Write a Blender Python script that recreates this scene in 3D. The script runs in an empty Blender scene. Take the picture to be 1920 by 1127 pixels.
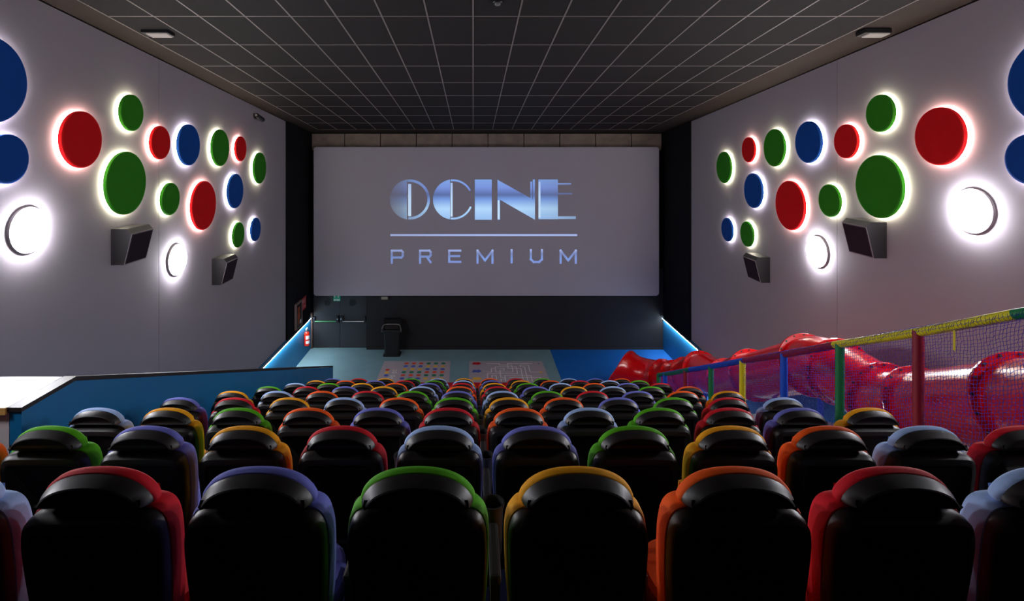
import bpy, bmesh, math, random
from mathutils import Vector, Matrix
random.seed(7)
sc = bpy.context.scene
COL = sc.collection
# ------------------------------------------------------------------ camera, world, exposure
HC = 6.45                                   # eye height above the play floor (upper tier)
cam_d = bpy.data.cameras.new('camera'); cam = bpy.data.objects.new('camera', cam_d); COL.objects.link(cam)
cam.location = (0, 0, HC); cam.rotation_euler = (math.pi/2, 0, 0)
cam_d.sensor_width = 36; cam_d.lens = 36*1013/1920
cam_d.shift_x = 0.0380; cam_d.shift_y = -0.1477      # rising-front style view, verticals stay upright
cam_d.clip_start = 0.05; cam_d.clip_end = 100
sc.camera = cam
w = bpy.data.worlds.new('world'); sc.world = w; w.use_nodes = True
w.node_tree.nodes['Background'].inputs[0].default_value = (0.03, 0.03, 0.035, 1)
w.node_tree.nodes['Background'].inputs[1].default_value = 0.05
sc.view_settings.view_transform = 'Standard'; sc.view_settings.look = 'None'
sc.view_settings.gamma = 1; sc.view_settings.exposure = 0.50
sc.view_settings.use_curve_mapping = False
sc.cycles.max_bounces = 6; sc.cycles.diffuse_bounces = 4; sc.cycles.glossy_bounces = 3
sc.cycles.sample_clamp_indirect = 4.0
LAMP = 100.0        # round white wall lamps
HALO = 46.0        # LED rings behind the wall discs
LED = 52.0         # LED strips on the wainscot
LOGO = 0.71         # projected picture

# ------------------------------------------------------------------ materials
def lin(r, g, b):
    f = lambda c: (c/255/12.92) if c/255 <= .04045 else ((c/255+.055)/1.055)**2.4
    return (f(r), f(g), f(b))
MATS = {}
def mat(name, rgb, rough=.5, spec=.5, metal=0., noise=None, bump=None, emit=None, coat=0.):
    if name in MATS: return MATS[name]
    m = bpy.data.materials.new(name); m.use_nodes = True; MATS[name] = m
    nt = m.node_tree; b = nt.nodes['Principled BSDF']
    c = lin(*rgb)
    b.inputs['Base Color'].default_value = (*c, 1); b.inputs['Roughness'].default_value = rough
    b.inputs['Specular IOR Level'].default_value = spec; b.inputs['Metallic'].default_value = metal
    b.inputs['Coat Weight'].default_value = coat; b.inputs['Coat Roughness'].default_value = .12
    tc = nt.nodes.new('ShaderNodeTexCoord')
    sca, amt = noise or (6., .08)
    n = nt.nodes.new('ShaderNodeTexNoise'); n.inputs['Scale'].default_value = sca; n.inputs['Detail'].default_value = 4
    nt.links.new(tc.outputs['Object'], n.inputs['Vector'])
    r = nt.nodes.new('ShaderNodeMapRange'); r.inputs['To Min'].default_value = 1-amt; r.inputs['To Max'].default_value = 1+amt
    nt.links.new(n.outputs['Fac'], r.inputs['Value'])
    mx = nt.nodes.new('ShaderNodeVectorMath'); mx.operation = 'SCALE'; mx.inputs[0].default_value = c
    nt.links.new(r.outputs[0], mx.inputs['Scale']); nt.links.new(mx.outputs[0], b.inputs['Base Color'])
    if bump:
        n2 = nt.nodes.new('ShaderNodeTexNoise'); n2.inputs['Scale'].default_value = bump[0]; n2.inputs['Detail'].default_value = 3
        nt.links.new(tc.outputs['Object'], n2.inputs['Vector'])
        bp = nt.nodes.new('ShaderNodeBump'); bp.inputs['Strength'].default_value = bump[1]; bp.inputs['Distance'].default_value = .01
        nt.links.new(n2.outputs['Fac'], bp.inputs['Height']); nt.links.new(bp.outputs[0], b.inputs['Normal'])
    if emit:
        ec, es = emit
        b.inputs['Emission Color'].default_value = (*ec, 1); b.inputs['Emission Strength'].default_value = es
    return m
WHITE = mat('white_wall_paint', (152, 144, 150), .75, .3, noise=(1.2, .03), bump=(60, .04))
BLACKW = mat('black_wall_cloth', (17, 16, 20), .9, .15, noise=(8, .15))
DARKP = mat('charcoal_panel', (28, 26, 28), .6, .3, noise=(2, .12))
CEIL = mat('ceiling_tile', (33, 30, 30), .85, .2, noise=(3, .12), bump=(120, .2))
CEILP = mat('ceiling_plaster', (54, 46, 42), .85, .2, noise=(2, .1))
GRID = mat('ceiling_grid_metal', (116, 108, 104), .5, .5)
CONC = mat('concrete_block', (124, 112, 104), .9, .2, noise=(3.5, .4), bump=(25, .5))
SCREEN = mat('screen_fabric', (158, 152, 162), .85, .2, noise=(.6, .03), emit=((.6, .6, 1), .008))
BLUEW = mat('blue_wainscot', (22, 112, 160), .55, .4, noise=(2, .06))
PARTB = mat('blue_partition_laminate', (14, 104, 156), .45, .4, noise=(1.2, .08))
DARKT = mat('dark_trim', (30, 26, 28), .5, .4)
CARP = mat('navy_carpet', (20, 26, 52), .95, .1, noise=(40, .2), bump=(200, .3))
GREYF = mat('grey_vinyl_floor', (120, 150, 156), .6, .35, noise=(2.5, .14))
BLUEF = mat('blue_vinyl_floor', (18, 98, 180), .5, .4, noise=(2.5, .06))
REDF = mat('red_floor_mat', (190, 14, 26), .6, .3)
PALE = mat('pale_step_vinyl', (205, 212, 216), .6, .3)
MATG = mat('game_mat_vinyl', (176, 160, 166), .6, .3, noise=(4, .06))
PLASB = mat('black_seat_plastic', (33, 30, 30), .45, .5, noise=(30, .1), bump=(350, .05))
CUPM = mat('cup_holder_plastic', (46, 44, 45), .35, .5)
PLASD = mat('black_plastic', (20, 20, 22), .4, .5)
METAL = mat('brushed_steel', (190, 190, 190), .35, .5, 1.)
SPKB = mat('speaker_cabinet', (31, 28, 31), .5, .4, noise=(20, .1))
SPKG = mat('speaker_grille', (40, 28, 36), .8, .2, noise=(200, .2))
WBODY = mat('white_counter_laminate', (196, 190, 192), .5, .3)
WOOD = mat('yellow_wood_edge', (190, 150, 84), .5, .4, noise=(12, .15))
WTOP = mat('white_counter_top', (122, 119, 116), .4, .4, noise=(3, .03))
REDP = mat('red_slide_plastic', (214, 10, 18), .22, .5, noise=(3, .04), coat=.4)
NETM = mat('blue_net_cord', (62, 52, 168), .7, .3)
GREEN_S = mat('green_sign', (20, 130, 100), .5, emit=(lin(20, 150, 110), .12))
WHITE_P = mat('white_print', (235, 235, 235), .6)
RED_S = mat('red_sign', (170, 30, 36), .5)
PAD = {'green': mat('green_padding', (10, 120, 62), .55), 'yellow': mat('yellow_padding', (222, 208, 20), .55),
       'red': mat('red_padding', (140, 14, 40), .55), 'blue': mat('blue_padding', (10, 78, 196), .55)}
SEATC = {'red': (205, 22, 38), 'orange': (246, 92, 18), 'yellow': (242, 164, 18), 'green': (84, 172, 14),
         'violet': (110, 114, 200), 'pale blue': (164, 192, 240)}
FAB = {k: mat(k.replace(' ', '_')+'_seat_fabric', v, .8, .25, noise=(60, .06), bump=(300, .12)) for k, v in SEATC.items()}
DISC = {'red': mat('red_disc_felt', (212, 12, 18), .8, .2), 'green': mat('green_disc_felt', (44, 128, 20), .8, .2),
        'blue': mat('blue_disc_felt', (8, 70, 152), .8, .2)}
HALOM = {'red': mat('halo_led_warm', (255, 255, 255), emit=((1, .82, .70), HALO)),
         'green': mat('halo_led_yellowish', (255, 255, 255), emit=((1, .91, .70), HALO)),
         'blue': mat('halo_led_white', (255, 255, 255), emit=((1, .93, .92), HALO))}
LAMPM = mat('lamp_diffuser', (255, 255, 255), emit=((.93, .94, 1.0), LAMP))
LEDM = mat('led_strip_diffuser', (255, 255, 255), emit=((.80, .92, 1.0), LED))
EMERG = mat('emergency_diffuser', (120, 112, 106), .4, emit=((1, .93, .88), .12))

# ------------------------------------------------------------------ mesh helpers
def mesh_obj(name, bm, m, parent=None, smooth=False):
    me = bpy.data.meshes.new(name)
    bmesh.ops.recalc_face_normals(bm, faces=bm.faces[:])
    bm.to_mesh(me); bm.free()
    me.materials.append(m)
    if smooth:
        me.shade_smooth(); me.set_sharp_from_angle(angle=math.radians(32))
    o = bpy.data.objects.new(name, me); COL.objects.link(o)
    if parent is not None: o.parent = parent
    return o
def NB(): return bmesh.new()
def box(bm, x0, x1, y0, y1, z0, z1, bev=0):
    b = bmesh.new()
    v = [b.verts.new((x, y, z)) for x in (x0, x1) for y in (y0, y1) for z in (z0, z1)]
    for f in ((0,1,3,2),(4,6,7,5),(0,4,5,1),(2,3,7,6),(0,2,6,4),(1,5,7,3)): b.faces.new([v[i] for i in f])
    if bev: bmesh.ops.bevel(b, geom=b.edges[:], offset=bev, segments=2, profile=.6, affect='EDGES')
    add_bm(bm, b); return bm
def add_bm(bm, b, M=None):
    mp = {}
    for v in b.verts: mp[v] = bm.verts.new(M @ v.co if M else v.co)
    for f in b.faces: bm.faces.new([mp[v] for v in f.verts])
    b.free()
def Bx(*a, bev=0): return box(NB(), *a, bev=bev)
def prism(bm, pts, axis, a0, a1):
    """extrude a polygon; axis 'x': pts are (y,z); 'y': (x,z); 'z': (x,y)"""
    def P(p, a):
        return {'x': (a, p[0], p[1]), 'y': (p[0], a, p[1]), 'z': (p[0], p[1], a)}[axis]
    A = [bm.verts.new(P(p, a0)) for p in pts]; B = [bm.verts.new(P(p, a1)) for p in pts]
    n = len(pts); bm.faces.new(A); bm.faces.new(B[::-1])
    for i in range(n): bm.faces.new((A[i], B[i], B[(i+1) % n], A[(i+1) % n]))
    return bm
def rings(bm, R, cap0=True, cap1=True, closed=True):
    V = [[bm.verts.new(p) for p in r] for r in R]
    n = len(V[0])
    for a, b in zip(V, V[1:]):
        for i in range(n if closed else n-1):
            j = (i+1) % n; bm.faces.new((a[i], a[j], b[j], b[i]))
    if cap0: bm.faces.new(V[0][::-1])
    if cap1: bm.faces.new(V[-1])
    return bm
def tube(bm, p, q, r, n=10, r2=None):
    p, q = Vector(p), Vector(q); d = (q-p).normalized()
    u = d.cross(Vector((0, 0, 1)) if abs(d.z) < .95 else Vector((1, 0, 0))).normalized(); v = d.cross(u)
    r2 = r if r2 is None else r2
    def ring(c, rr): return [c + (u*math.cos(t)+v*math.sin(t))*rr for t in [2*math.pi*i/n for i in range(n)]]
    return rings(bm, [ring(p, r), ring(q, r2)])
def poly_tube(bm, P, r, n=8):
    P = [Vector(p) for p in P]; R = []
    for i, c in enumerate(P):
        d = (P[min(i+1, len(P)-1)]-P[max(i-1, 0)]).normalized()
        u = d.cross(Vector((0, 0, 1)) if abs(d.z) < .95 else Vector((1, 0, 0))).normalized(); v = d.cross(u)
        R.append([c+(u*math.cos(t)+v*math.sin(t))*r for t in [2*math.pi*k/n for k in range(n)]])
    return rings(bm, R)
def lathe(bm, prof, axis, c, n=32, cap0=True, cap1=True):
    """prof: (radius, offset along axis); axis 'x','y','z'"""
    R = []
    for r, a in prof:
        L = []
        for i in range(n):
            t = 2*math.pi*i/n; p, q = r*math.cos(t), r*math.sin(t)
            L.append(Vector({'x': (a, p, q), 'y': (p, a, q), 'z': (p, q, a)}[axis]) + Vector(c))
        R.append(L)
    return rings(bm, R, cap0, cap1)
def thing(name, label, cat, loc=(0, 0, 0), group=None):
    o = bpy.data.objects.new(name, None); COL.objects.link(o); o.location = loc; o.empty_display_size = .1
    o['label'] = label; o['category'] = cat
    if group: o['group'] = group
    return o
def tag(o, label, cat, group=None):
    o['label'] = label; o['category'] = cat
    if group: o['group'] = group
    return o
def struct(o): o['kind'] = 'structure'; return o
def copy_of(o, parent=None, loc=None):
    c = o.copy(); COL.objects.link(c)
    if parent is not None: c.parent = parent
    if loc is not None: c.location = loc
    return c

# ------------------------------------------------------------------ room shell
XL, XR, YF, YB = -5.31, 6.18, 17.6, -1.6      # side walls, screen wall, wall behind the viewer
YBLK = 15.3                                    # where the white side walls turn black
SL = 0.1185                                    # the ceiling rises away from the screen
def ceil_z(y): return 9.052 - SL*y
def tread(y):                                   # height of the seating tier at depth y
    r = math.floor((y-(1.91-.25))/1.2)+1
    return max(0., .47*(10-r)) if r <= 9 else 0.
Y0 = 1.91-.25                                   # rear edge of the rearmost visible tier
def side_wall(name, xo, xi, seam):
    w_ = struct(mesh_obj(name, prism(NB(), [(YB, 0), (YF, 0), (YF, ceil_z(YF)), (YB, ceil_z(YB))], 'x', xo, xo+(xi-xo)*.9), WHITE))
    for a, b in ((YB, seam-.004), (seam+.004, YBLK)):
        mesh_obj('wall_panel', prism(NB(), [(a, 0), (b, 0), (b, ceil_z(b)), (a, ceil_z(a))], 'x', xo+(xi-xo)*.9, xi), WHITE, w_)
    s = 1 if xi > xo else -1
    mesh_obj('black_panel', prism(NB(), [(YBLK, 1.04), (YF-.02, 1.04), (YF-.02, ceil_z(YF-.02)), (YBLK, ceil_z(YBLK))], 'x', xo, xi+s*.05), BLACKW, w_)
    return w_
wl = side_wall('wall_left', XL-.2, XL, 9.13)
wr = side_wall('wall_right', XR+.2, XR, 9.17)
wf = struct(mesh_obj('wall_front', Bx(XL-.2, XR+.2, YF, YF+.2, 0, 7.0), BLACKW))
for i in range(10):
    x0 = -5.34+1.165*i
    mesh_obj('concrete_block', Bx(max(x0, XL+.06)+.012, min(x0+1.153, XR-.06), YF-.05, YF+.01, 6.42, 6.955, bev=.006), CONC, wf)
mesh_obj('lower_panel', Bx(-3.43, XR-.055, YF-.2, YF+.01, 0, 2.6), DARKP, wf)
mesh_obj('skirting', Bx(-3.43, XR-.055, YF-.215, YF-.19, 0, .09), DARKT, wf)
mesh_obj('side_post', Bx(XL+.055, -5.2, YF-.12, YF+.01, 0, 1.15), mat('brown_door_post', (92, 70, 62), .6), wf)
struct(mesh_obj('wall_back', Bx(XL-.2, XR+.2, YB-.2, YB, 3., 9.4), DARKP))
# ceiling slab, tiles and T-bars follow the slope
cl = struct(mesh_obj('ceiling', prism(NB(), [(YB, ceil_z(YB)+.02), (YF+.2, ceil_z(YF+.2)+.02), (YF+.2, ceil_z(YF+.2)+.3), (YB, ceil_z(YB)+.3)], 'x', XL-.2, XR+.2), CEILP))
CEX0, NCOL, CEY0, NROW = -4.8, 17, 4.71, 10
t0 = None
CS = math.sqrt(1+SL*SL)
rot = (-math.atan(SL), 0, 0)
for i in range(NCOL):
    for j in range(NROW):
        y = CEY0+1.2*j
        loc = (CEX0+.6*i+.3, y+.6, ceil_z(y+.6)+.004)
        if t0 is None:
            t0 = mesh_obj('ceiling_tile', Bx(-.29, .29, -.59*CS, .59*CS, -.012, .012), CEIL, cl); o = t0; o.location = loc
        else: o = copy_of(t0, cl, loc)
        o.rotation_euler = rot
b0 = None
for i in range(NCOL+1):
    yc = CEY0+.6*NROW; loc = (CEX0+.6*i, yc, ceil_z(yc)-.008)
    if b0 is None:
        b0 = mesh_obj('ceiling_runner', Bx(-.010, .010, -.6*NROW*CS, .6*NROW*CS, -.006, .02), GRID, cl); o = b0; o.location = loc
    else: o = copy_of(b0, cl, loc)
    o.rotation_euler = rot
b0 = None
for j in range(NROW+1):
    y = CEY0+1.2*j; loc = (CEX0+.3*NCOL, y, ceil_z(y)-.007)
    if b0 is None:
        b0 = mesh_obj('ceiling_crossbar', Bx(-.3*NCOL, .3*NCOL, -.010, .010, -.006, .02), GRID, cl); o = b0; o.location = loc
    else: o = copy_of(b0, cl, loc)
    o.rotation_euler = rot
# floor
fl = struct(mesh_obj('floor', Bx(XL-.2, 2.47, 11., YF, -.1, 0), GREYF))
mesh_obj('blue_floor_panel', Bx(2.47, XR+.2, 11., YF, -.1, .0), BLUEF, fl)
# stepped seating tiers, one block per row; pale steps in the slide bay
st = struct(mesh_obj('floor_tiers', Bx(XL, XR, YB, Y0, 0, 4.70), CARP))
for r in range(1, 10):
    a = Y0+1.2*(r-1)
    mesh_obj('tier_step', Bx(XL, 3.6, a, a+1.2, 0, .47*(10-r), bev=.008), CARP, st)
    mesh_obj('bay_step', Bx(3.6, XR, a, a+1.2, 0, .47*(10-r), bev=.008), PALE, st)
# wainscot with a light strip along its top
for nm, x0, x1, s, lab in (('trim_1', XL, XL+.06, 1, 'white light strip along the blue wainscot near the fire extinguisher'),
                           ('trim_2', XR, XR-.06, -1, 'white light strip along the blue wainscot behind the slide mouth')):
    struct(mesh_obj(nm, Bx(min(x0, x1), max(x0, x1), 11.0, YF-.03, 0, 1.04), BLUEW))
    t = thing('light_strip', lab, 'light strip', (x1, 14.3, 1.0))
    mesh_obj('channel', Bx(min(0, s*.055), max(0, s*.055), -1.75, 3.05, .030, .04), METAL, t)
    mesh_obj('diffuser', Bx(min(0, s*.052), max(0, s*.052), -1.75, 3.05, .018, .030), LEDM, t)
# blue band along the slide bay wall, following the steps
bd = [(2., 4.62), (2., 5.12), (11., 1.60), (11., 1.08)]
struct(mesh_obj('trim_3', prism(NB(), bd, 'x', XR-.02, XR+.01), BLUEW))
# partition beside the seats, with its dark cap
PX0, PX1 = -3.55, -3.46
pt = struct(mesh_obj('wall_partition', prism(NB(), [(4.14, 0), (13.3, 0), (13.3, 1.08), (4.69, 4.44), (4.14, 4.44)], 'x', PX0, PX1), PARTB))
mesh_obj('cap_rail', prism(NB(), [(4.13, 4.44), (4.69, 4.44), (13.32, 1.08), (13.32, 1.115), (4.70, 4.475), (4.13, 4.475)], 'x', PX0-.01, PX1+.008), DARKT, pt)
mesh_obj('end_trim', Bx(PX0-.005, PX1+.005, 13.3, 13.325, 0, 1.1), DARKT, pt)
# white ledge unit at the head of the partition
t = thing('ledge_counter', 'white boxed counter with pale top at the head of the blue partition', 'counter', (-4.43, 4.4, 0))
mesh_obj('body', Bx(-.87, .865, -.25, .28, 3.26, 4.43), WBODY, t)
mesh_obj('top', Bx(-.87, .865, -.27, .29, 4.43, 4.475), WTOP, t)
mesh_obj('front_edge', Bx(-.87, .865, -.285, -.27, 4.425, 4.478), WOOD, t)

# ------------------------------------------------------------------ cinema screen with the projected picture
SY = 17.15
scr = thing('cinema_screen', 'wide pale cinema screen showing a shiny blue logo and lettering', 'screen', (0, SY, 0))
def rrect(x0, x1, z0, z1, r, n=5):
    P = []
    for cx, cz, a in ((x1-r, z1-r, 0), (x0+r, z1-r, 90), (x0+r, z0+r, 180), (x1-r, z0+r, 270)):
        for i in range(n+1):
            t_ = math.radians(a+90*i/n); P.append((cx+r*math.cos(t_), cz+r*math.sin(t_)))
    return P
mesh_obj('screen_surface', prism(NB(), rrect(-5.06, 5.90, 1.80, 6.52, .09), 'y', 0, .03), SCREEN, scr)
fb = NB()
for a in ((-4.9, 5.75, .03, .10, 6.3, 6.4), (-4.9, 5.75, .03, .10, 1.95, 2.05), (-4.9, -4.8, .03, .45, 2.05, 6.3), (5.65, 5.75, .03, .45, 2.7, 6.3), (-.05, .05, .03, .45, 2.7, 6.3)): box(fb, *a)
mesh_obj('mounting_frame', fb, DARKT, scr)
def logo_mat(name, z0, z1, stops, side):
    m = bpy.data.materials.new(name); m.use_nodes = True; nt = m.node_tree; nt.nodes.clear()
    out = nt.nodes.new('ShaderNodeOutputMaterial'); em = nt.nodes.new('ShaderNodeEmission'); em.inputs[1].default_value = LOGO
    tc = nt.nodes.new('ShaderNodeTexCoord'); sp = nt.nodes.new('ShaderNodeSeparateXYZ'); nt.links.new(tc.outputs['Object'], sp.inputs[0])
    mr = nt.nodes.new('ShaderNodeMapRange'); mr.inputs['From Min'].default_value = z0; mr.inputs['From Max'].default_value = z1
    nt.links.new(sp.outputs['Z'], mr.inputs['Value'])
    cr = nt.nodes.new('ShaderNodeValToRGB'); e = cr.color_ramp.elements
    while len(e) < len(stops): e.new(.5)
    for k, (p, c) in enumerate(stops): e[k].position = p; e[k].color = (*lin(*c), 1)
    nt.links.new(mr.outputs[0], cr.inputs[0])
    mr2 = nt.nodes.new('ShaderNodeMapRange'); mr2.inputs['From Min'].default_value = -2.7; mr2.inputs['From Max'].default_value = 3.4
    nt.links.new(sp.outputs['X'], mr2.inputs['Value'])
    c2 = nt.nodes.new('ShaderNodeValToRGB'); e = c2.color_ramp.elements
    while len(e) < len(side): e.new(.5)
    for k, (p, v) in enumerate(side): e[k].position = p; e[k].color = (v, v, v, 1)
    nt.links.new(mr2.outputs[0], c2.inputs[0])
    mx = nt.nodes.new('ShaderNodeMix'); mx.data_type = 'RGBA'; mx.blend_type = 'MIX'; mx.inputs[6].default_value = (.115, .108, .135, 1)
    nt.links.new(c2.outputs[0], mx.inputs[0]); nt.links.new(cr.outputs[0], mx.inputs[7])
    nt.links.new(mx.outputs[2], em.inputs[0]); nt.links.new(em.outputs[0], out.inputs[0]); return m
LK = 17.15/1013/4.571
def lp(p): return ((700-887)*17.15/1013+p[0]*LK, HC-(310-280)*17.15/1013-p[1]*LK)
zt, zb = lp((0, 122))[1], lp((0, 467))[1]
LG = logo_mat('projected_logo', zb, zt, [(0, (150, 190, 240)), (.28, (178, 216, 252)), (.50, (120, 158, 226)), (.62, (92, 110, 164)), (.8, (122, 148, 220)), (1, (128, 164, 226))],
              [(0, .06), (.06, .25), (.14, .62), (.28, 1), (.66, 1), (.86, .8), (1, .5)])
LG2 = logo_mat('projected_highlight', zb, zt, [(0, (206, 232, 255)), (.5, (196, 224, 255)), (1, (168, 192, 240))], [(0, .8), (.5, 1), (.8, .9), (1, .7)])
LP_ = logo_mat('projected_lettering', lp((0, 840))[1], lp((0, 720))[1], [(0, (130, 144, 210)), (.3, (128, 158, 224)), (.7, (122, 134, 184)), (1, (168, 184, 236))], [(0, .75), (.5, 1), (1, .95)])
def flat(name, polys, m, d=.006):
    b = NB()
    for P in polys: prism(b, [lp(p) for p in P], 'y', -d, -.0005)
    return mesh_obj(name, b, m, scr)
def arc(c, r, a0, a1, n=24): return [(c[0]+r*math.cos(math.radians(a0+(a1-a0)*i/n)), c[1]-r*math.sin(math.radians(a0+(a1-a0)*i/n))) for i in range(n+1)]
def ringseg(c, r0, r1, a0, a1, n=24):
    A = arc(c, r1, a0, a1, n); B = arc(c, r0, a0, a1, n)
    return [[A[i], A[i+1], B[i+1], B[i]] for i in range(n)]
def seg(c, r, xcut):                                   # the part of a disc left of xcut
    a = math.degrees(math.acos((xcut-c[0])/r)); return arc(c, r, a, 360-a, 40)
def R4(x0, x1, y0, y1): return [(x0, y0), (x1, y0), (x1, y1), (x0, y1)]
D_, C_ = (313, 293), (683, 293)
flat('letter', [seg(D_, 172, 288)] + ringseg(D_, 150, 172, -95, 98), LG)
flat('letter_shine', [R4(298, 324, 160, 436)], LG2, .008)
flat('letter', [seg(C_, 172, 658)] + ringseg(C_, 156, 172, 27, 97) + ringseg(C_, 156, 172, -97, -22), LG)
flat('letter_shine', [R4(662, 679, 150, 440)], LG2, .008)
flat('letter', [R4(870, 1015, 122, 467)], LG)
flat('letter', [[(1064, 122), (1085, 138), (1085, 467), (1064, 467)], [(1085, 136), (1352, 284), (1385, 300), (1385, 467), (1085, 295)], R4(1345, 1362, 140, 290), R4(1366, 1385, 122, 300)], LG)
flat('letter_shine', [R4(1066, 1080, 300, 460)], LG2, .008)
flat('letter', [R4(1415, 1582, 122, 462), R4(1582, 1695, 152, 166), R4(1582, 1705, 238, 250), R4(1582, 1735, 438, 460)], LG)
flat('letter_shine', [R4(1415, 1432, 140, 450)], LG2, .008)
flat('ruled_line', [R4(145, 1747, 590, 606)], LP_)
def strokes(P, wd=18):
    out = []
    for (a, b) in P:
        d = Vector((b[0]-a[0], b[1]-a[1])); d.normalize(); n = Vector((-d.y, d.x))*wd/2
        a_ = Vector(a)-d*wd/2; b_ = Vector(b)+d*wd/2
        out.append([tuple(a_+n), tuple(b_+n), tuple(b_-n), tuple(a_-n)])
    return out
def ch(*P): return list(zip(P, P[1:]))
for L in (ch((158, 835), (158, 732), (240, 732), (252, 745), (252, 776), (240, 790), (168, 790)),
          ch((400, 835), (400, 732), (480, 732), (491, 745), (491, 770), (480, 783), (410, 783))+ch((462, 790), (490, 830)),
          ch((745, 732), (650, 732), (650, 828), (745, 828))+ch((660, 778), (735, 778)),
          ch((893, 835), (893, 732), (957, 815), (1021, 732), (1021, 835)),
          ch((1185, 728), (1185, 832)),
          ch((1350, 728), (1350, 806), (1374, 829), (1420, 829), (1445, 806), (1445, 728)),
          ch((1605, 835), (1605, 732), (1670, 815), (1735, 732), (1735, 835))):
    flat('letter', strokes(L), LP_)

# ------------------------------------------------------------------ seats
def chaikin(P, k=2):
    for _ in range(k):
        Q = []
        for i in range(len(P)):
            a, b = P[i], P[(i+1) % len(P)]
            Q += [(a[0]*.75+b[0]*.25, a[1]*.75+b[1]*.25), (a[0]*.25+b[0]*.75, a[1]*.25+b[1]*.75)]
        P = Q
    return P
def mirror(H): return H + [(-x, z) for x, z in H[::-1] if x > 1e-6]
def inset(P, d):
    n = len(P); out = []
    for i in range(n):
        a, b = P[i-1], P[(i+1) % n]; tx, tz = b[0]-a[0], b[1]-a[1]; L = math.hypot(tx, tz) or 1
        out.append((P[i][0]-tz/L*d, P[i][1]+tx/L*d))
    return out
BACK = chaikin(mirror([(0, .40), (.15, .40), (.204, .42), (.224, .52), (.237, .68), (.242, .80), (.242, .888), (.228, .945), (.194, .973), (.13, .978), (0, .979)]), 2)
HEAD = chaikin(mirror([(0, .990), (.13, .989), (.178, .990), (.197, .995), (.188, 1.024), (.158, 1.059), (.114, 1.083), (.060, 1.096), (0, 1.100)]), 2)
def loft_xz(P, layers, lean=.13):
    R = []
    for y, d in layers:
        R.append([(x, y+(1.05-z)*lean, z-.010) for x, z in inset(P, d)])
    return rings(NB(), R)
ME = {}
def part_mesh(name, bm, smooth=True):
    o = mesh_obj(name, bm, PLASB, None, smooth); ME[name] = o.data; bpy.data.objects.remove(o); return ME[name]
part_mesh('backrest_shell', loft_xz(BACK, [(-.090, .066), (-.094, .060), (-.104, .050), (-.103, .042), (-.095, .018), (-.081, .006), (-.055, 0), (-.022, 0)]))
part_mesh('backrest_cushion', loft_xz(BACK, [(-.028, .004), (-.022, -.004), (-.005, -.010), (.045, -.010), (.075, .004), (.088, .05), (.09, .09)]))
part_mesh('headrest_shell', loft_xz(HEAD, [(-.066, .040), (-.070, .026), (-.080, .022), (-.076, .017), (-.036, .001), (-.018, 0)]))
part_mesh('headrest_cushion', loft_xz(HEAD, [(-.024, .004), (-.018, -.003), (-.006, -.0075), (.014, -.0075), (.032, .004), (.044, .03)]))
SQ = chaikin([(-.222, .10), (.222, .10), (.222, .56), (-.222, .56)], 3)
part_mesh('seat_cushion', rings(NB(), [[(x*s, .33+(y-.33)*s, z) for x, y in SQ] for s, z in ((.9, .345), (.98, .36), (1, .40), (.98, .45), (.9, .468), (.6, .475))]))
b = Bx(-.022, .022, .14, .44, .56, .60, bev=.012); box(b, -.018, .018, .16, .40, .03, .565); box(b, -.03, .03, .12, .46, 0, .03)
part_mesh('armrest', b, False)
part_mesh('cup_holder', lathe(NB(), [(.036, .30), (.042, .45), (.048, .62), (.054, .648), (.054, .655), (.047, .655), (.044, .63), (.034, .36), (.01, .355)], 'z', (0, .49, 0), 24))
b = Bx(-.265, .265, .20, .30, .29, .35); box(b, -.14, .14, .12, .20, .33, .44)
part_mesh('seat_frame', b, False)
def seat_obj(nm, me, m, root, dx=0):
    o = bpy.data.objects.new(nm, me); COL.objects.link(o); o.parent = root; o.location = (dx, 0, 0)
    if m: o.material_slots[0].link = 'OBJECT'; o.material_slots[0].material = m
    return o
K = {'r': 'red', 'o': 'orange', 'y': 'yellow', 'g': 'green', 'v': 'violet', 'b': 'pale blue'}
ROWS = ['ygbrvgyorbgv', 'ogvyrbvgyobr', 'bygovrobgrvy', 'vrybogyovgrb', 'yborgvbgrvoy', 'grvyborvybgo', 'bgyovrygbovr', 'yovrgbvyorbg', 'vryygbyorgbv']
ROWS[8] = 'vrygby' + 'orgbvo'
ORD = ['first', 'second', 'third', 'fourth', 'fifth', 'sixth', 'seventh', 'eighth', 'ninth', 'tenth', 'eleventh', 'twelfth']
for r, row in enumerate(ROWS):
    for k, c in enumerate(row):
        if c == '?': continue
        cn = K[c]
        X = .085+.56*(k-5.5); Y = 1.91+1.2*r; Z = .47*(9-r)
        if r == 0:
            nb = {0: 'at its stair end', 11: 'at its slide end', 2: 'beside a red chair, partition side', 3: 'between pale blue and violet ones', 9: 'beside a red chair, slide side', 8: 'between orange and pale blue ones'}
            lab = '%s cinema chair in the rearmost row, %s' % (cn, nb.get(k) or 'between %s and %s ones' % (K[row[k-1]], K[row[k+1]]))
        else:
            which = 'the row nearest the screen' if r == 8 else '%s row from the screen' % ORD[8-r]
            end = '%s from the partition' % ORD[k] if k < 6 else '%s from the net fence' % ORD[11-k]
            lab = '%s black-backed cinema chair, %s, %s' % (cn, end, which)
        root = thing('cinema_chair', lab, 'chair', (X, Y, Z), 'cinema chairs in tiered rows')
        seat_obj('backrest_shell', ME['backrest_shell'], None, root)
        seat_obj('backrest_cushion', ME['backrest_cushion'], FAB[cn], root)
        seat_obj('headrest_shell', ME['headrest_shell'], None, root)
        seat_obj('headrest_cushion', ME['headrest_cushion'], FAB[cn], root)
        seat_obj('seat_cushion', ME['seat_cushion'], FAB[cn], root)
        seat_obj('seat_frame', ME['seat_frame'], None, root)
        for dx in ((.28, -.28) if k == 0 else (.28,)):
            seat_obj('armrest', ME['armrest'], None, root, dx); seat_obj('cup_holder', ME['cup_holder'], CUPM, root, dx)

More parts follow.
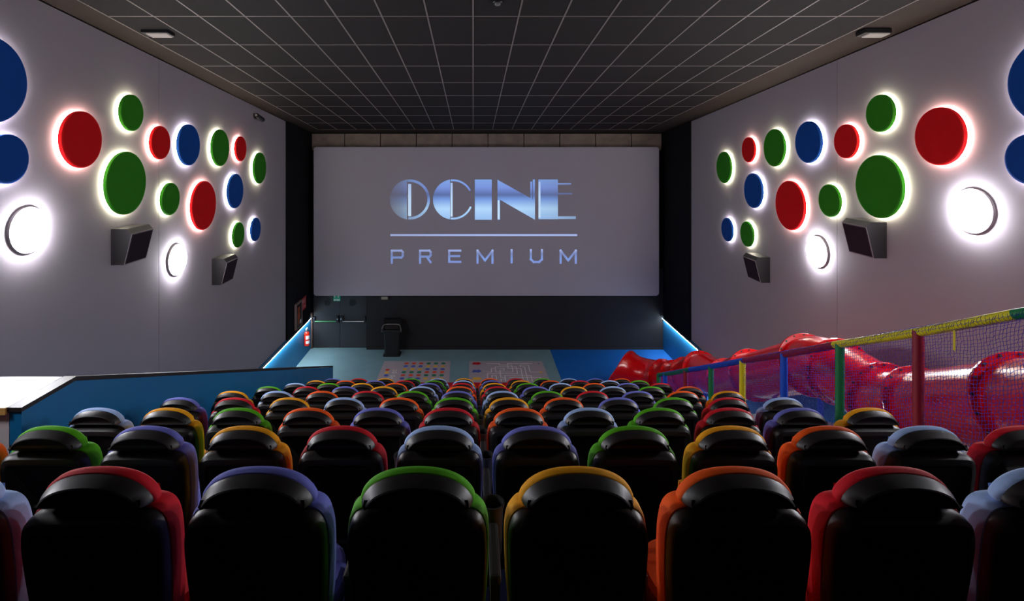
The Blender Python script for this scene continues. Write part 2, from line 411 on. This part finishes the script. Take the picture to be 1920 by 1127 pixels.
# ------------------------------------------------------------------ wall discs, lamps, loudspeakers
S_, M_, L_ = .28, .38, .475
DL = [('blue', 5.86, 7.21, L_, 'largest blue disc, above another blue disc'), ('blue', 6.08, 6.34, S_, 'small blue disc under the largest blue disc'),
      ('red', 7.23, 6.58, M_, 'red disc between the blue pair and the largest green disc'), ('green', 8.29, 7.01, S_, 'topmost green disc, above the largest green disc'),
      ('green', 8.16, 5.94, L_, 'largest green disc, over a loudspeaker'), ('red', 9.05, 6.56, S_, 'small red disc between the topmost green and a blue disc'),
      ('blue', 9.96, 6.53, M_, 'blue disc between a red and a green disc'), ('green', 11.20, 6.48, M_, 'green disc between the upper blue and a small red disc'),
      ('red', 12.18, 6.46, S_, 'small red disc between two green discs'), ('green', 13.27, 5.99, M_, 'green disc nearest the screen'),
      ('green', 9.35, 5.59, S_, 'small green disc between the largest green and largest red'), ('red', 10.51, 5.36, L_, 'largest red disc, low in the cluster'),
      ('blue', 11.91, 5.53, M_, 'blue disc between the largest red and a green disc'), ('green', 12.07, 4.54, S_, 'lowest green disc, beside the lowest blue disc'),
      ('blue', 13.02, 4.52, S_, 'lowest blue disc, nearest the screen')]
DR = [(5.69, 7.19), (5.92, 6.34), (7.08, 6.62), (8.11, 6.99), (8.14, 5.89), (8.85, 6.58), (9.85, 6.58), (10.96, 6.48), (11.98, 6.44), (13.16, 6.01), (9.26, 5.57), (10.42, 5.37), (11.78, 5.55), (12.05, 4.56), (12.99, 4.52)]
DISCM = {}
def disc_meshes(R, s, colr):
    key = (R, s, colr)
    if key not in DISCM:
        d = lathe(NB(), [(R-.02, s*.036), (R-.004, s*.038), (R, s*.046), (R, s*.078), (R-.004, s*.086), (R-.014, s*.0905), (R-.03, s*.0915)], 'x', (0, 0, 0), 64)
        l = lathe(NB(), [(R-.040, s*.010), (R-.024, s*.010), (R-.024, s*.032), (R-.040, s*.032), (R-.040, s*.010)], 'x', (0, 0, 0), 48, False, False)
        bk = lathe(NB(), [(R-.06, s*.0), (R-.06, s*.037)], 'x', (0, 0, 0), 32)
        DISCM[key] = tuple(mesh_obj(n, bm, m, None, True).data for n, bm, m in (('felt', d, DISC[colr]), ('led_ring', l, HALOM[colr]), ('back_box', bk, WHITE)))
        for n in ('felt', 'led_ring', 'back_box'):
            bpy.data.objects.remove([o for o in COL.objects if o.data in DISCM[key] and o.name.startswith(n)][0])
    return DISCM[key]
for side, s, X in ((0, 1, XL), (1, -1, XR)):
    for i, (c, y, z, R, lab) in enumerate(DL):
        if side: y, z = DR[i]
        t = thing('backlit_wall_disc', lab + (', slide wall' if side else ', partition-side wall'), 'wall disc', (X, y, z), 'backlit wall discs')
        for nm, me in zip(('felt', 'led_ring', 'back_box'), disc_meshes(R, s, c)):
            o = bpy.data.objects.new(nm, me); COL.objects.link(o); o.parent = t
            if nm == 'felt':
                for p in me.polygons: p.use_smooth = len(p.vertices) == 4
for X, s, y, z, lab in ((XL, 1, 6.42, 5.49, 'round white wall lamp beside the counter, below the blue discs'), (XL, 1, 9.63, 4.48, 'round white wall lamp between the two loudspeakers on the partition-side wall'),
                        (XR, -1, 6.66, 5.69, 'round white wall lamp above the slide, below the blue discs'), (XR, -1, 9.65, 4.62, 'round white wall lamp between the two loudspeakers above the slide'),
                        (XL, 1, 3.20, 6.50, 'round white wall lamp over the stairs behind the counter'), (XR, -1, 3.30, 6.70, 'round white wall lamp over the head of the slide')):
    t = thing('round_wall_lamp', lab, 'lamp', (X, y, z), 'round wall lamps')
    mesh_obj('base_ring', lathe(NB(), [(.275, 0), (.275, s*.034), (.262, s*.037), (.24, s*.036)], 'x', (0, 0, 0), 48), WHITE, t)
    mesh_obj('diffuser', lathe(NB(), [(.258, s*.033), (.258, s*.064), (.246, s*.076), (.2, s*.082)], 'x', (0, 0, 0), 48), LAMPM, t, True)
for X, s, y0, y1, z0, z1, lab in ((XL, 1, 7.92, 8.45, 4.75, 5.28, 'wedge-shaped grey loudspeaker under the largest green disc, partition-side wall'), (XL, 1, 10.98, 11.5, 3.69, 4.22, 'wedge-shaped grey loudspeaker below the lowest green disc, partition-side wall'),
                                  (XR, -1, 8.07, 8.6, 4.82, 5.36, 'wedge-shaped grey loudspeaker under the largest green disc above the slide'), (XR, -1, 11.24, 11.76, 3.67, 4.20, 'wedge-shaped grey loudspeaker below the lowest green disc above the slide')):
    t = thing('wall_loudspeaker', lab, 'loudspeaker', (X, (y0+y1)/2, z0), 'wall loudspeakers')
    h = z1-z0; wd = (y1-y0)/2
    P = [(0, 0), (s*.19, 0), (s*.305, h-.07), (s*.24, h), (0, h)]
    mesh_obj('cabinet', prism(NB(), [(a, b_) for a, b_ in P], 'y', -wd, wd), SPKB, t)
    # grille on the slanted face with a light frame line
    d = Vector((s*.115, 0, h-.07)).normalized(); n = Vector((d.z, 0, -d.x))*(1 if s > 0 else -1); n = n if n.x*s > 0 else -n
    A = Vector((s*.19, 0, 0)); L = math.hypot(.115, h-.07)
    def slab(e, th, off):
        b_ = NB(); V = []
        for q in (0, 1):
            for (u, v) in ((-wd+e, e), (wd-e, e), (wd-e, L-e), (-wd+e, L-e)):
                V.append(b_.verts.new(A+d*v+n*(off+th*q)+Vector((0, u, 0))))
        for f in ((0, 1, 2, 3), (7, 6, 5, 4), (0, 4, 5, 1), (1, 5, 6, 2), (2, 6, 7, 3), (3, 7, 4, 0)): b_.faces.new([V[i] for i in f])
        return b_
    mesh_obj('frame', slab(0, .006, 0), mat('speaker_frame', (120, 110, 114), .5), t)
    mesh_obj('grille', slab(.018, .006, .004), SPKG, t)
# security camera under the ceiling
t = thing('security_camera', 'small black camera on the wall just under the ceiling', 'camera', (XL, 13.15, 7.22))
mesh_obj('bracket', Bx(0, .09, -.03, .03, -.03, .03), PLASD, t)
b = NB(); tube(b, (.09, -.13, .05), (.13, .16, -.05), .055, 14)
mesh_obj('body', b, PLASD, t)
mesh_obj('lens', lathe(NB(), [(.03, 0), (.03, -.02)], 'y', (.088, -.135, .051), 14), METAL, t)

# ------------------------------------------------------------------ ceiling fittings
for x, y, lab in ((-4.50, 7.72, 'black emergency light on the ceiling above the partition-side discs'), (5.72, 7.72, 'black emergency light on the ceiling above the slide-side discs')):
    t = thing('emergency_light', lab, 'emergency light', (x, y, ceil_z(y)), 'ceiling emergency lights'); t.rotation_euler = rot
    mesh_obj('housing', Bx(-.19, .19, -.10, .10, -.055, .012, bev=.01), PLASD, t)
    mesh_obj('diffuser', Bx(-.12, .17, -.085, .08, -.072, -.05, bev=.006), EMERG, t)
y = 6.62
t = thing('smoke_detector', 'small dark round detector on a ceiling tile', 'detector', (.3, y, ceil_z(y))); t.rotation_euler = rot
mesh_obj('base', lathe(NB(), [(.06, .0), (.06, -.02), (.05, -.03)], 'z', (0, 0, 0), 24), PLASD, t)
mesh_obj('sensor', lathe(NB(), [(.035, -.03), (.035, -.05), (.02, -.06)], 'z', (0, 0, 0), 20), mat('grey_plastic', (110, 108, 106)), t)

# ------------------------------------------------------------------ doors, exit sign, fire gear, bin
dr = bpy.data.objects.new('door_1', None); COL.objects.link(dr); dr.location = (-4.32, YF-.01, 0); struct(dr)
DOORM = mat('dark_grey_door', (44, 44, 47), .5, .4, noise=(2, .1))
for s in (-1, 1):
    lf = mesh_obj('door_leaf', Bx(min(s*.004, s*.86), max(s*.004, s*.86), -.05, .0, .01, 2.1, bev=.004), DOORM, dr)
    mesh_obj('porthole_ring', lathe(NB(), [(.10, -.052), (.125, -.052), (.125, -.064), (.10, -.064), (.10, -.052)], 'y', (s*.41, 0, 1.47), 28, False, False), PLASD, lf)
    mesh_obj('porthole_glass', lathe(NB(), [(.10, -.051), (.10, -.055)], 'y', (s*.41, 0, 1.47), 28), mat('dark_glass', (14, 16, 20), .5, .3), lf)
    b = NB(); tube(b, (s*.10, -.13, .885), (s*.80, -.13, .885), .02, 10)
    pb = mesh_obj('push_bar', b, mat('push_bar_green', (70, 150, 90), .35, .5) if s < 0 else METAL, lf)
    mesh_obj('bar_bracket', Bx(min(s*.79, s*.85), max(s*.79, s*.85), -.15, -.05, .86, 1.03, bev=.008), PLASD, pb)
    mesh_obj('lock_case', Bx(min(s*.03, s*.11), max(s*.03, s*.11), -.15, -.05, .84, 1.05, bev=.01), PLASD, pb)
    mesh_obj('lock_knob', lathe(NB(), [(.022, -.15), (.022, -.168), (.01, -.172)], 'y', (s*.055, 0, .97), 14), METAL, pb)
t = thing('exit_sign', 'small green exit sign with white figures above the double door', 'sign', (-4.42, YF-.072, 1.62))
mesh_obj('panel', Bx(-.115, .115, 0, .012, -.10, .26), GREEN_S, t)
b = NB()
for a in ((-.085, -.055, .015, .085), (-.10, -.03, .045, .06), (-.075, -.06, .095, .125), (.035, .065, .015, .085), (.02, .08, .045, .06), (.045, .058, .095, .125),
          (-.095, -.06, -.085, -.03), (-.045, -.01, -.085, -.03), (.005, .04, -.085, -.03), (.055, .09, -.085, -.03)):
    box(b, a[0], a[1], -.003, 0, a[2], a[3])
mesh_obj('white_marks', b, WHITE_P, t)
t = thing('emergency_light', 'small emergency light on the dark panel above the bin', 'emergency light', (-2.84, YF-.2, 1.66))
mesh_obj('housing', Bx(-.16, .16, -.06, 0, -.04, .09, bev=.01), PLASD, t)
mesh_obj('diffuser', Bx(-.10, .10, -.075, -.058, -.03, .06, bev=.005), mat('dim_diffuser', (150, 140, 125), .4), t)
# hose cabinet and fire sign on the black wall
t = thing('hose_cabinet', 'framed dark glass fire cabinet on the black wall panel', 'fire cabinet', (XL+.05, 16.18, 1.49))
mesh_obj('case', Bx(0, .05, -.25, .25, -.36, .36), mat('cabinet_dark', (44, 18, 16), .3), t)
b = NB()
for a in ((-.27, -.235, -.38, .38), (.235, .27, -.38, .38), (-.235, .235, -.38, -.345), (-.235, .235, .345, .38)): box(b, 0, .065, *a)
mesh_obj('frame', b, mat('cabinet_frame', (140, 118, 116), .4), t)
b = NB()
for zz, rr in ((.17, .09), (-.02, .11), (-.2, .08)): lathe(b, [(rr, .05), (rr*.8, .056)], 'x', (0, -.03, zz), 18)
mesh_obj('print', b, mat('cabinet_orange_print', (170, 72, 30), .5), t)
mesh_obj('notice', Bx(.05, .055, .09, .19, -.28, -.17), WHITE_P, t)
t = thing('fire_sign', 'red fire equipment sign with white symbols on the black wall panel', 'sign', (XL+.05, 16.78, 1.67))
mesh_obj('panel', Bx(0, .01, -.2, .2, -.19, .19), RED_S, t)
b = NB()
for a in ((-.13, -.05, .02, .13), (-.10, -.06, -.12, -.03), (.03, .06, -.02, .14), (.09, .12, -.02, .14), (.02, .13, -.13, -.07)): box(b, .01, .013, *a)
mesh_obj('white_symbols', b, mat('faded_white_print', (196, 150, 150), .6), t)
t = thing('fire_extinguisher', 'red fire extinguisher hung on the blue wainscot', 'extinguisher', (XL+.06+.09, 16.78, .35))
EXR = mat('extinguisher_red', (222, 44, 20), .3, .5)
mesh_obj('cylinder', lathe(NB(), [(.05, 0), (.078, .01), (.082, .03), (.082, .36), (.07, .41), (.035, .44)], 'z', (0, 0, 0), 24), EXR, t, True)
mesh_obj('valve', lathe(NB(), [(.026, .44), (.026, .48), (.016, .50)], 'z', (0, 0, 0), 14), METAL, t)
b = Bx(-.012, .012, -.09, .03, .50, .515); box(b, -.012, .012, -.11, .01, .535, .55); box(b, -.01, .01, .0, .03, .50, .55)
mesh_obj('handle', b, METAL, t)
b = NB(); poly_tube(b, [(.0, .02, .47), (.03, .09, .46), (.04, .12, .38), (.04, .105, .22), (.04, .10, .12)], .012, 8)
mesh_obj('hose', b, PLASD, t)
b = NB()
for i in range(6):
    a0, a1 = math.radians(-100+22*i), math.radians(-78+22*i)
    P = [(math.cos(a)*r_, math.sin(a)*r_) for r_, a in ((.0825, a0), (.0825, a1), (.084, a1), (.084, a0))]
    prism(b, P, 'z', .08, .17); prism(b, P, 'z', .22, .33)
mesh_obj('white_label', b, WHITE_P, t)
mesh_obj('wall_bracket', Bx(-.092, -.06, -.05, .05, .30, .36), PLASD, t)
# litter bin
BXX, BY = -2.54, 16.98
t = thing('litter_bin', 'tall black litter bin with hooded top beside the double door', 'bin', (BXX, BY, 0))
def rr_ring(hx, hy, z, r=.06, n=4, dy=0):
    P = []
    for cx, cy, a in ((hx-r, hy-r, 0), (-hx+r, hy-r, 90), (-hx+r, -hy+r, 180), (hx-r, -hy+r, 270)):
        for i in range(n+1):
            th = math.radians(a+90*i/n); P.append((cx+r*math.cos(th), cy+dy+r*math.sin(th), z))
    return P
mesh_obj('base', rings(NB(), [rr_ring(.27, .20, 0), rr_ring(.27, .20, .035), rr_ring(.23, .17, .06)]), PLASD, t)
bd_ = mesh_obj('body', rings(NB(), [rr_ring(.22, .16, .05), rr_ring(.255, .185, .76)]), PLASD, t)
b = NB()
for i in range(5): box(b, -.16+.08*i-.012, -.16+.08*i+.012, -.192, -.165, .12, .70)
for v in b.verts: v.co.y += .02*(1-v.co.z/.7)
mesh_obj('rib', b, PLASD, bd_)
mesh_obj('collar', rings(NB(), [rr_ring(.28, .21, .74), rr_ring(.29, .215, .76), rr_ring(.29, .215, .81), rr_ring(.27, .20, .83)]), PLASD, t)
b = NB(); 
hood = [(-.20, .83), (-.20, .86), (-.04, 1.04), (.06, 1.09), (.19, 1.09), (.20, .83)]
prism(b, hood, 'x', -.27, -.235); prism(b, hood, 'x', .235, .27)
prism(b, [(-.06, 1.02), (.06, 1.09), (.19, 1.09), (.20, .83), (.17, .83), (.16, 1.05), (.07, 1.05), (-.045, 1.0)], 'x', -.235, .235)
mesh_obj('hood', b, PLASD, t)
mesh_obj('flap', prism(NB(), [(-.17, .85), (-.15, .84), (.0, .99), (-.02, 1.0)], 'x', -.22, .22), mat('bin_flap', (34, 32, 33), .35), t)
b = NB(); poly_tube(b, [(-.30, -.20, .78), (-.295, -.19, .88), (-.26, -.13, .96), (-.18, -.11, .985), (.18, -.11, .985), (.26, -.13, .96), (.295, -.19, .88), (.30, -.20, .78)], .018, 8)
mesh_obj('rim_handle', b, mat('bin_rim', (96, 90, 90), .35), t)

# ------------------------------------------------------------------ play floor graphics
def flatp(b, P, z0, z1): prism(b, P, 'z', z0, z1)
def ell(cx, cy, rx, ry, n=16): return [(cx+rx*math.cos(2*math.pi*i/n), cy+ry*math.sin(2*math.pi*i/n)) for i in range(n)]
PR = {'o': mat('print_orange', (226, 72, 36), .6), 'g': mat('print_green', (12, 122, 84), .6), 'b': mat('print_blue', (70, 88, 176), .6), 'y': mat('print_yellow', (236, 178, 60), .6),
      'r': mat('print_red', (200, 8, 16), .6), 'w': mat('print_white', (232, 222, 220), .6), 'c': mat('print_cream', (220, 206, 176), .6)}
t = thing('dot_game_mat', 'pinkish grey floor game sheet with rows of coloured dots', 'floor mat', (0, 0, 0))
mesh_obj('sheet', prism(NB(), [(-2.70, 14.95), (-.66, 14.95), (-.69, 16.44), (-2.70, 16.44)], 'z', 0, .003), MATG, t)
for j, rw in enumerate(('ooogggg'[:6], 'bbbyyy', 'yyybbb', 'gggooo', 'oooggg', 'bbbyyy')):
    for i, c in enumerate(rw):
        b = NB(); flatp(b, ell(-2.0+.221*i, 16.267-.214*j, .068, .07), .003, .0045); mesh_obj('dot', b, PR[c], t)
for x, y, c in ((-2.50, 15.79, 'o'), (-2.49, 15.60, 'y'), (-2.48, 15.40, 'b')):
    b = NB(); flatp(b, ell(x, y, .065, .075), .003, .0045); mesh_obj('dot', b, PR[c], t)
for x, y, c in ((-2.28, 15.75, 'c'), (-2.27, 15.60, 'w'), (-2.29, 15.36, 'w'), (-2.33, 15.22, 'w')):
    b = NB()
    for i in range(16):
        a0, a1 = 2*math.pi*i/16, 2*math.pi*(i+1)/16
        flatp(b, [(x+math.cos(a)*.072*q, y+math.sin(a)*.06*q) for a, q in ((a0, .62), (a1, .62), (a1, 1), (a0, 1))], .003, .0045)
    mesh_obj('ring_print', b, PR[c], t)
t = thing('maze_game_mat', 'pinkish grey floor game sheet printed with a white maze', 'floor mat', (0, 0, 0))
mesh_obj('sheet', prism(NB(), [(-.12, 14.95), (2.14, 14.95), (2.10, 16.44), (-.12, 16.44)], 'z', 0, .003), MATG, t)
HS = [(0,0,3),(0,5,11),(1,3,6),(2,2,7),(3,1,2),(3,3,4),(3,5,8),(4,3,4),(5,0,1),(5,2,6),(5,10,12),(6,0,7),(7,1,2),(7,4,10),(8,3,4),(8,5,12),(9,3,4),(1,8,10),(2,8,9)]
VS = [(3,0,1),(5,0,3),(6,1,5),(2,2,5),(7,2,6),(0,6,9),(1,3,5),(4,3,4),(3,4,8),(8,1,2),(8,3,10),(9,2,10),(10,1,5),(10,7,10),(4,7,10),(12,8,9),(1,7,9),(2,7,10),(3,9,10)]
b = NB(); gx = lambda i: .41+.124*i; gy = lambda j: 16.26-.1235*j; q = .013
for j, a, c in HS: box(b, gx(a)-q, gx(c)+q, gy(j)-q, gy(j)+q, .003, .0044)
for i, a, c in VS: box(b, gx(i)-q, gx(i)+q, gy(c)-q, gy(a)+q, .003, .0047)
mesh_obj('maze_lines', b, PR['w'], t)
for y, c in ((16.26, 'r'), (15.70, 'b'), (15.18, 'y')):
    b = NB(); flatp(b, [(-.04, y-.05), (-.01, y-.09), (.05, y-.07), (.11, y-.09), (.16, y-.10), (.20, y-.06), (.24, y-.01), (.20, y+.08), (.15, y+.10), (.10, y+.07), (.05, y+.09), (-.02, y+.08), (.01, y+.02)], .003, .0046)
    mesh_obj('vehicle_print', b, PR[c], t)
for x, y, c, k in ((1.97, 16.24, 'b', .03), (1.97, 15.95, 'o', .02), (1.965, 15.63, 'y', .055), (1.97, 15.35, 'o', .02)):
    b = NB(); flatp(b, ell(x, y, k, k*.9, 10), .003, .0045); mesh_obj('goal_print', b, PR[c], t)
tag(mesh_obj('red_floor_strip', Bx(-1.75, 1.35, 12.7, 14.93, 0, .004), REDF), 'red floor strip between the front seats and the game sheets', 'floor mat')

# ------------------------------------------------------------------ net fence beside the slide
FX = 3.70
def rail_z(y): return 5.322-.4755*(y-3.69)
t = thing('net_fence', 'padded multicoloured post fence with blue net beside the slide', 'fence', (FX, 0, 0))
for (a, c_, k) in ((1.6, 3.69, 'green'), (3.69, 5.53, 'yellow'), (5.53, 7.36, 'red'), (7.36, 9.21, 'blue'), (9.21, 10.77, 'green')):
    b = NB(); n = 10; pts = []
    for i in range(n+1):
        y = a+(c_-a)*i/n; pts.append((0, y, rail_z(y)-.012*math.sin(math.pi*i/n)))
    poly_tube(b, pts, .036, 14); mesh_obj('top_rail', b, PAD[k], t, True)
for y, k in ((1.62, 'red'), (2.52, 'yellow'), (3.50, 'blue'), (4.49, 'red'), (5.45, 'green'), (6.43, 'blue'), (7.42, 'yellow'), (8.40, 'green'), (9.40, 'red'), (10.41, 'blue'), (10.77, 'green')):
    b = NB(); tube(b, (0, y, tread(y)), (0, y, rail_z(y)), .041, 14); mesh_obj('post', b, PAD[k], t, True)
# the net: one lattice of thin cord, laced over the rail
V, F = [], []
def strand(P, r):
    base = len(V); n = len(P)
    for i in range(n):
        d = Vector(P[min(i+1, n-1)])-Vector(P[max(i-1, 0)])
        if d.length < 1e-6: d = Vector((0, 0, 1))
        d.normalize(); u = d.cross(Vector((1, 0, 0)) if abs(d.x) < .9 else Vector((0, 1, 0))).normalized(); v = d.cross(u)
        for k in range(3):
            a = 2*math.pi*k/3; q_ = Vector(P[i])+(u*math.cos(a)+v*math.sin(a))*r; V.append(q_[:])
    for i in range(n-1):
        for k in range(3):
            F.append((base+3*i+k, base+3*i+(k+1) % 3, base+3*i+3+(k+1) % 3, base+3*i+3+k))
rn = random.Random(3)
CELL = .027; NY = int((10.77-1.6)/CELL); NZ = 53
G = [[None]*(NZ+1) for _ in range(NY+1)]
ph = [rn.uniform(0, 6.28) for _ in range(6)]
for i in range(NY+1):
    for j in range(NZ+1):
        y = 1.6+CELL*i; dz = .036+j*.0275
        wob = .010*math.sin(y*5+ph[0]+dz*4)+.009*math.sin(y*11+dz*9+ph[1])
        yy = y+(wob+rn.gauss(0, .0028))*min(1, j/4); zz = rail_z(y)-dz+(.010*math.sin(y*7+ph[2])+.007*math.sin(dz*15+y*3+ph[3]))*min(1, j/3)+rn.gauss(0, .0028)
        zz += (.005 if (i+j) % 2 else -.005)*(.5 if j else 0)
        G[i][j] = (.035*math.sin(dz*2.1)*.3+rn.gauss(0, .002), yy, zz)
for i in range(NY+1): strand(G[i], .0017)
for j in range(1, NZ+1): strand([G[i][j] for i in range(NY+1)], .0017)
for i in range(0, NY+1):
    y = 1.6+CELL*i; c = rail_z(y)-.008
    strand([(.0395*math.sin(a), y+.010*math.sin(a*2+i), c+.0395*math.cos(a)) for a in [2*math.pi*k/10 for k in range(11)]], .0014)
for k in range(7):
    a = 2*math.pi*k/7
    strand([(.0395*math.sin(a+.25*(i % 2)), 1.6+CELL*i, rail_z(1.6+CELL*i)-.008+.0395*math.cos(a+.25*(i % 2))) for i in range(NY+1)], .0014)
me = bpy.data.meshes.new('net'); me.from_pydata(V, [], F); me.materials.append(NETM)
o = bpy.data.objects.new('net', me); COL.objects.link(o); o.parent = t; o['kind'] = 'stuff'
o = mesh_obj('hanging_strap', Bx(-.016, -.010, 4.133, 4.147, rail_z(4.14)-.20, rail_z(4.14)-.02), PAD['yellow'], t)

# ------------------------------------------------------------------ red tube slide
TR = .385
CP = [(4.2, -.2, 5.75), (4.2, 1.2, 5.6), (4.2, 2.3, 5.3), (4.27, 3.2, 4.94), (4.45, 3.9, 4.56), (4.62, 4.6, 4.24), (4.86, 5.5, 3.80), (4.90, 6.25, 3.48), (4.92, 7.0, 3.46), (4.95, 7.7, 3.38), (5.02, 8.5, 3.0), (5.05, 9.3, 2.58), (5.06, 10.0, 2.26), (5.10, 10.8, 1.80), (5.12, 11.5, 1.60), (5.10, 12.1, 1.47), (4.98, 12.8, 1.02), (4.90, 13.45, .74), (4.72, 14.02, .58), (4.32, 14.38, .52)]
def cr(P, u):
    i = min(int(u), len(P)-2); f = u-i
    p0, p1, p2, p3 = [Vector(P[max(0, min(len(P)-1, i+k))]) for k in (-1, 0, 1, 2)]
    return .5*((2*p1)+(-p0+p2)*f+(2*p0-5*p1+4*p2-p3)*f*f+(-p0+3*p1-3*p2+p3)*f**3)
N = 300
PATH = [cr(CP, (len(CP)-1)*i/N) for i in range(N+1)]
def frame(i):
    d = (PATH[min(i+1, N)]-PATH[max(i-1, 0)]).normalized()
    u = d.cross(Vector((0, 0, 1))).normalized(); v = u.cross(d); return d, u, v
def circ(i, r, n=28, off=0.):
    d, u, v = frame(i); c = PATH[i]+d*off
    return [c+(u*math.cos(a)+v*math.sin(a))*r for a in [2*math.pi*k/n for k in range(n)]]
sl = thing('tube_slide', 'long red plastic tube slide with bolted flanges and flared mouth', 'slide', (0, 0, 0))
FY = [1.6, 3.0, 4.42, 5.85, 6.45, 7.3, 8.0, 9.75, 10.8, 12.05, 12.6, 13.15, 13.75]
fi = [min(range(N+1), key=lambda i: abs(PATH[i].y-y)) for y in FY]
cuts = [0]+fi+[N-8]
BOLT = mat('dark_bolt', (52, 20, 24), .5)
for a, c_ in zip(cuts, cuts[1:]):
    idx = list(range(a, c_, 3))+[c_]
    rg = [circ(i, TR) for i in idx]
    b = NB(); rings(b, rg, False, False); mesh_obj('tube_section', b, REDP, sl, True)
for i in fi:
    b = NB()
    rings(b, [circ(i, TR-.01, 36, -.022), circ(i, TR+.055, 36, -.022), circ(i, TR+.06, 36, -.016), circ(i, TR+.06, 36, -.006), circ(i, TR+.05, 36, 0), circ(i, TR+.06, 36, .006), circ(i, TR+.06, 36, .016), circ(i, TR+.055, 36, .022), circ(i, TR-.01, 36, .022)], False, False)
    fo = mesh_obj('flange', b, REDP, sl)
    b = NB(); d, u, v = frame(i)
    for k in range(18):
        a = 2*math.pi*(k+.5)/18; p = PATH[i]+(u*math.cos(a)+v*math.sin(a))*(TR+.036)
        tube(b, p-d*.034, p+d*.034, .013, 6)
    bo = mesh_obj('flange_bolts', b, BOLT, fo); bo['kind'] = 'stuff'
# flared mouth: the lower lip runs out over the floor
d, u, v = frame(N-8); c0 = PATH[N-8]
dm = Vector((d.x, d.y, 0)).normalized(); um = dm.cross(Vector((0, 0, 1))); vm = Vector((0, 0, 1))
def mouth_ring(s, r, lip, n=36, sq=1.):
    out = []
    for k in range(n):
        a = 2*math.pi*k/n; ca, sa = math.cos(a), math.sin(a)
        p = c0+dm*(s-.05*s/.5+lip*1.5*((1-sa)/2)**1.9)+um*ca*r+vm*(sa*((TR+.30*(r-TR)) if sa > 0 else r))
        p.z = max(p.z, .012+.0*r); out.append(p)
    return out
prof = [(0, TR, 0), (.12, TR+.01, .03), (.26, TR+.06, .12), (.38, TR+.15, .25), (.46, TR+.24, .36), (.50, TR+.27, .42), (.52, TR+.26, .44), (.47, TR+.17, .38), (.36, TR+.07, .26), (.2, TR-.01, .1), (0, TR-.03, 0)]
b = NB(); rings(b, [mouth_ring(s, r, l) for s, r, l in prof], False, False)
mesh_obj('flared_mouth', b, REDP, sl, True)
for yy in (.6, 2.2, 4.9, 6.2, 7.7, 9.0, 10.3, 11.9, 13.3):
    i = min(range(N+1), key=lambda i: abs(PATH[i].y-yy)); p = PATH[i]
    b = NB(); zb_ = tread(p.y)
    tube(b, (p.x, p.y, zb_), (p.x, p.y, p.z-TR+.02), .04, 12); lathe(b, [(.09, 0), (.09, .015)], 'z', (p.x, p.y, zb_), 16)
    mesh_obj('support_post', b, PAD['blue'], sl)
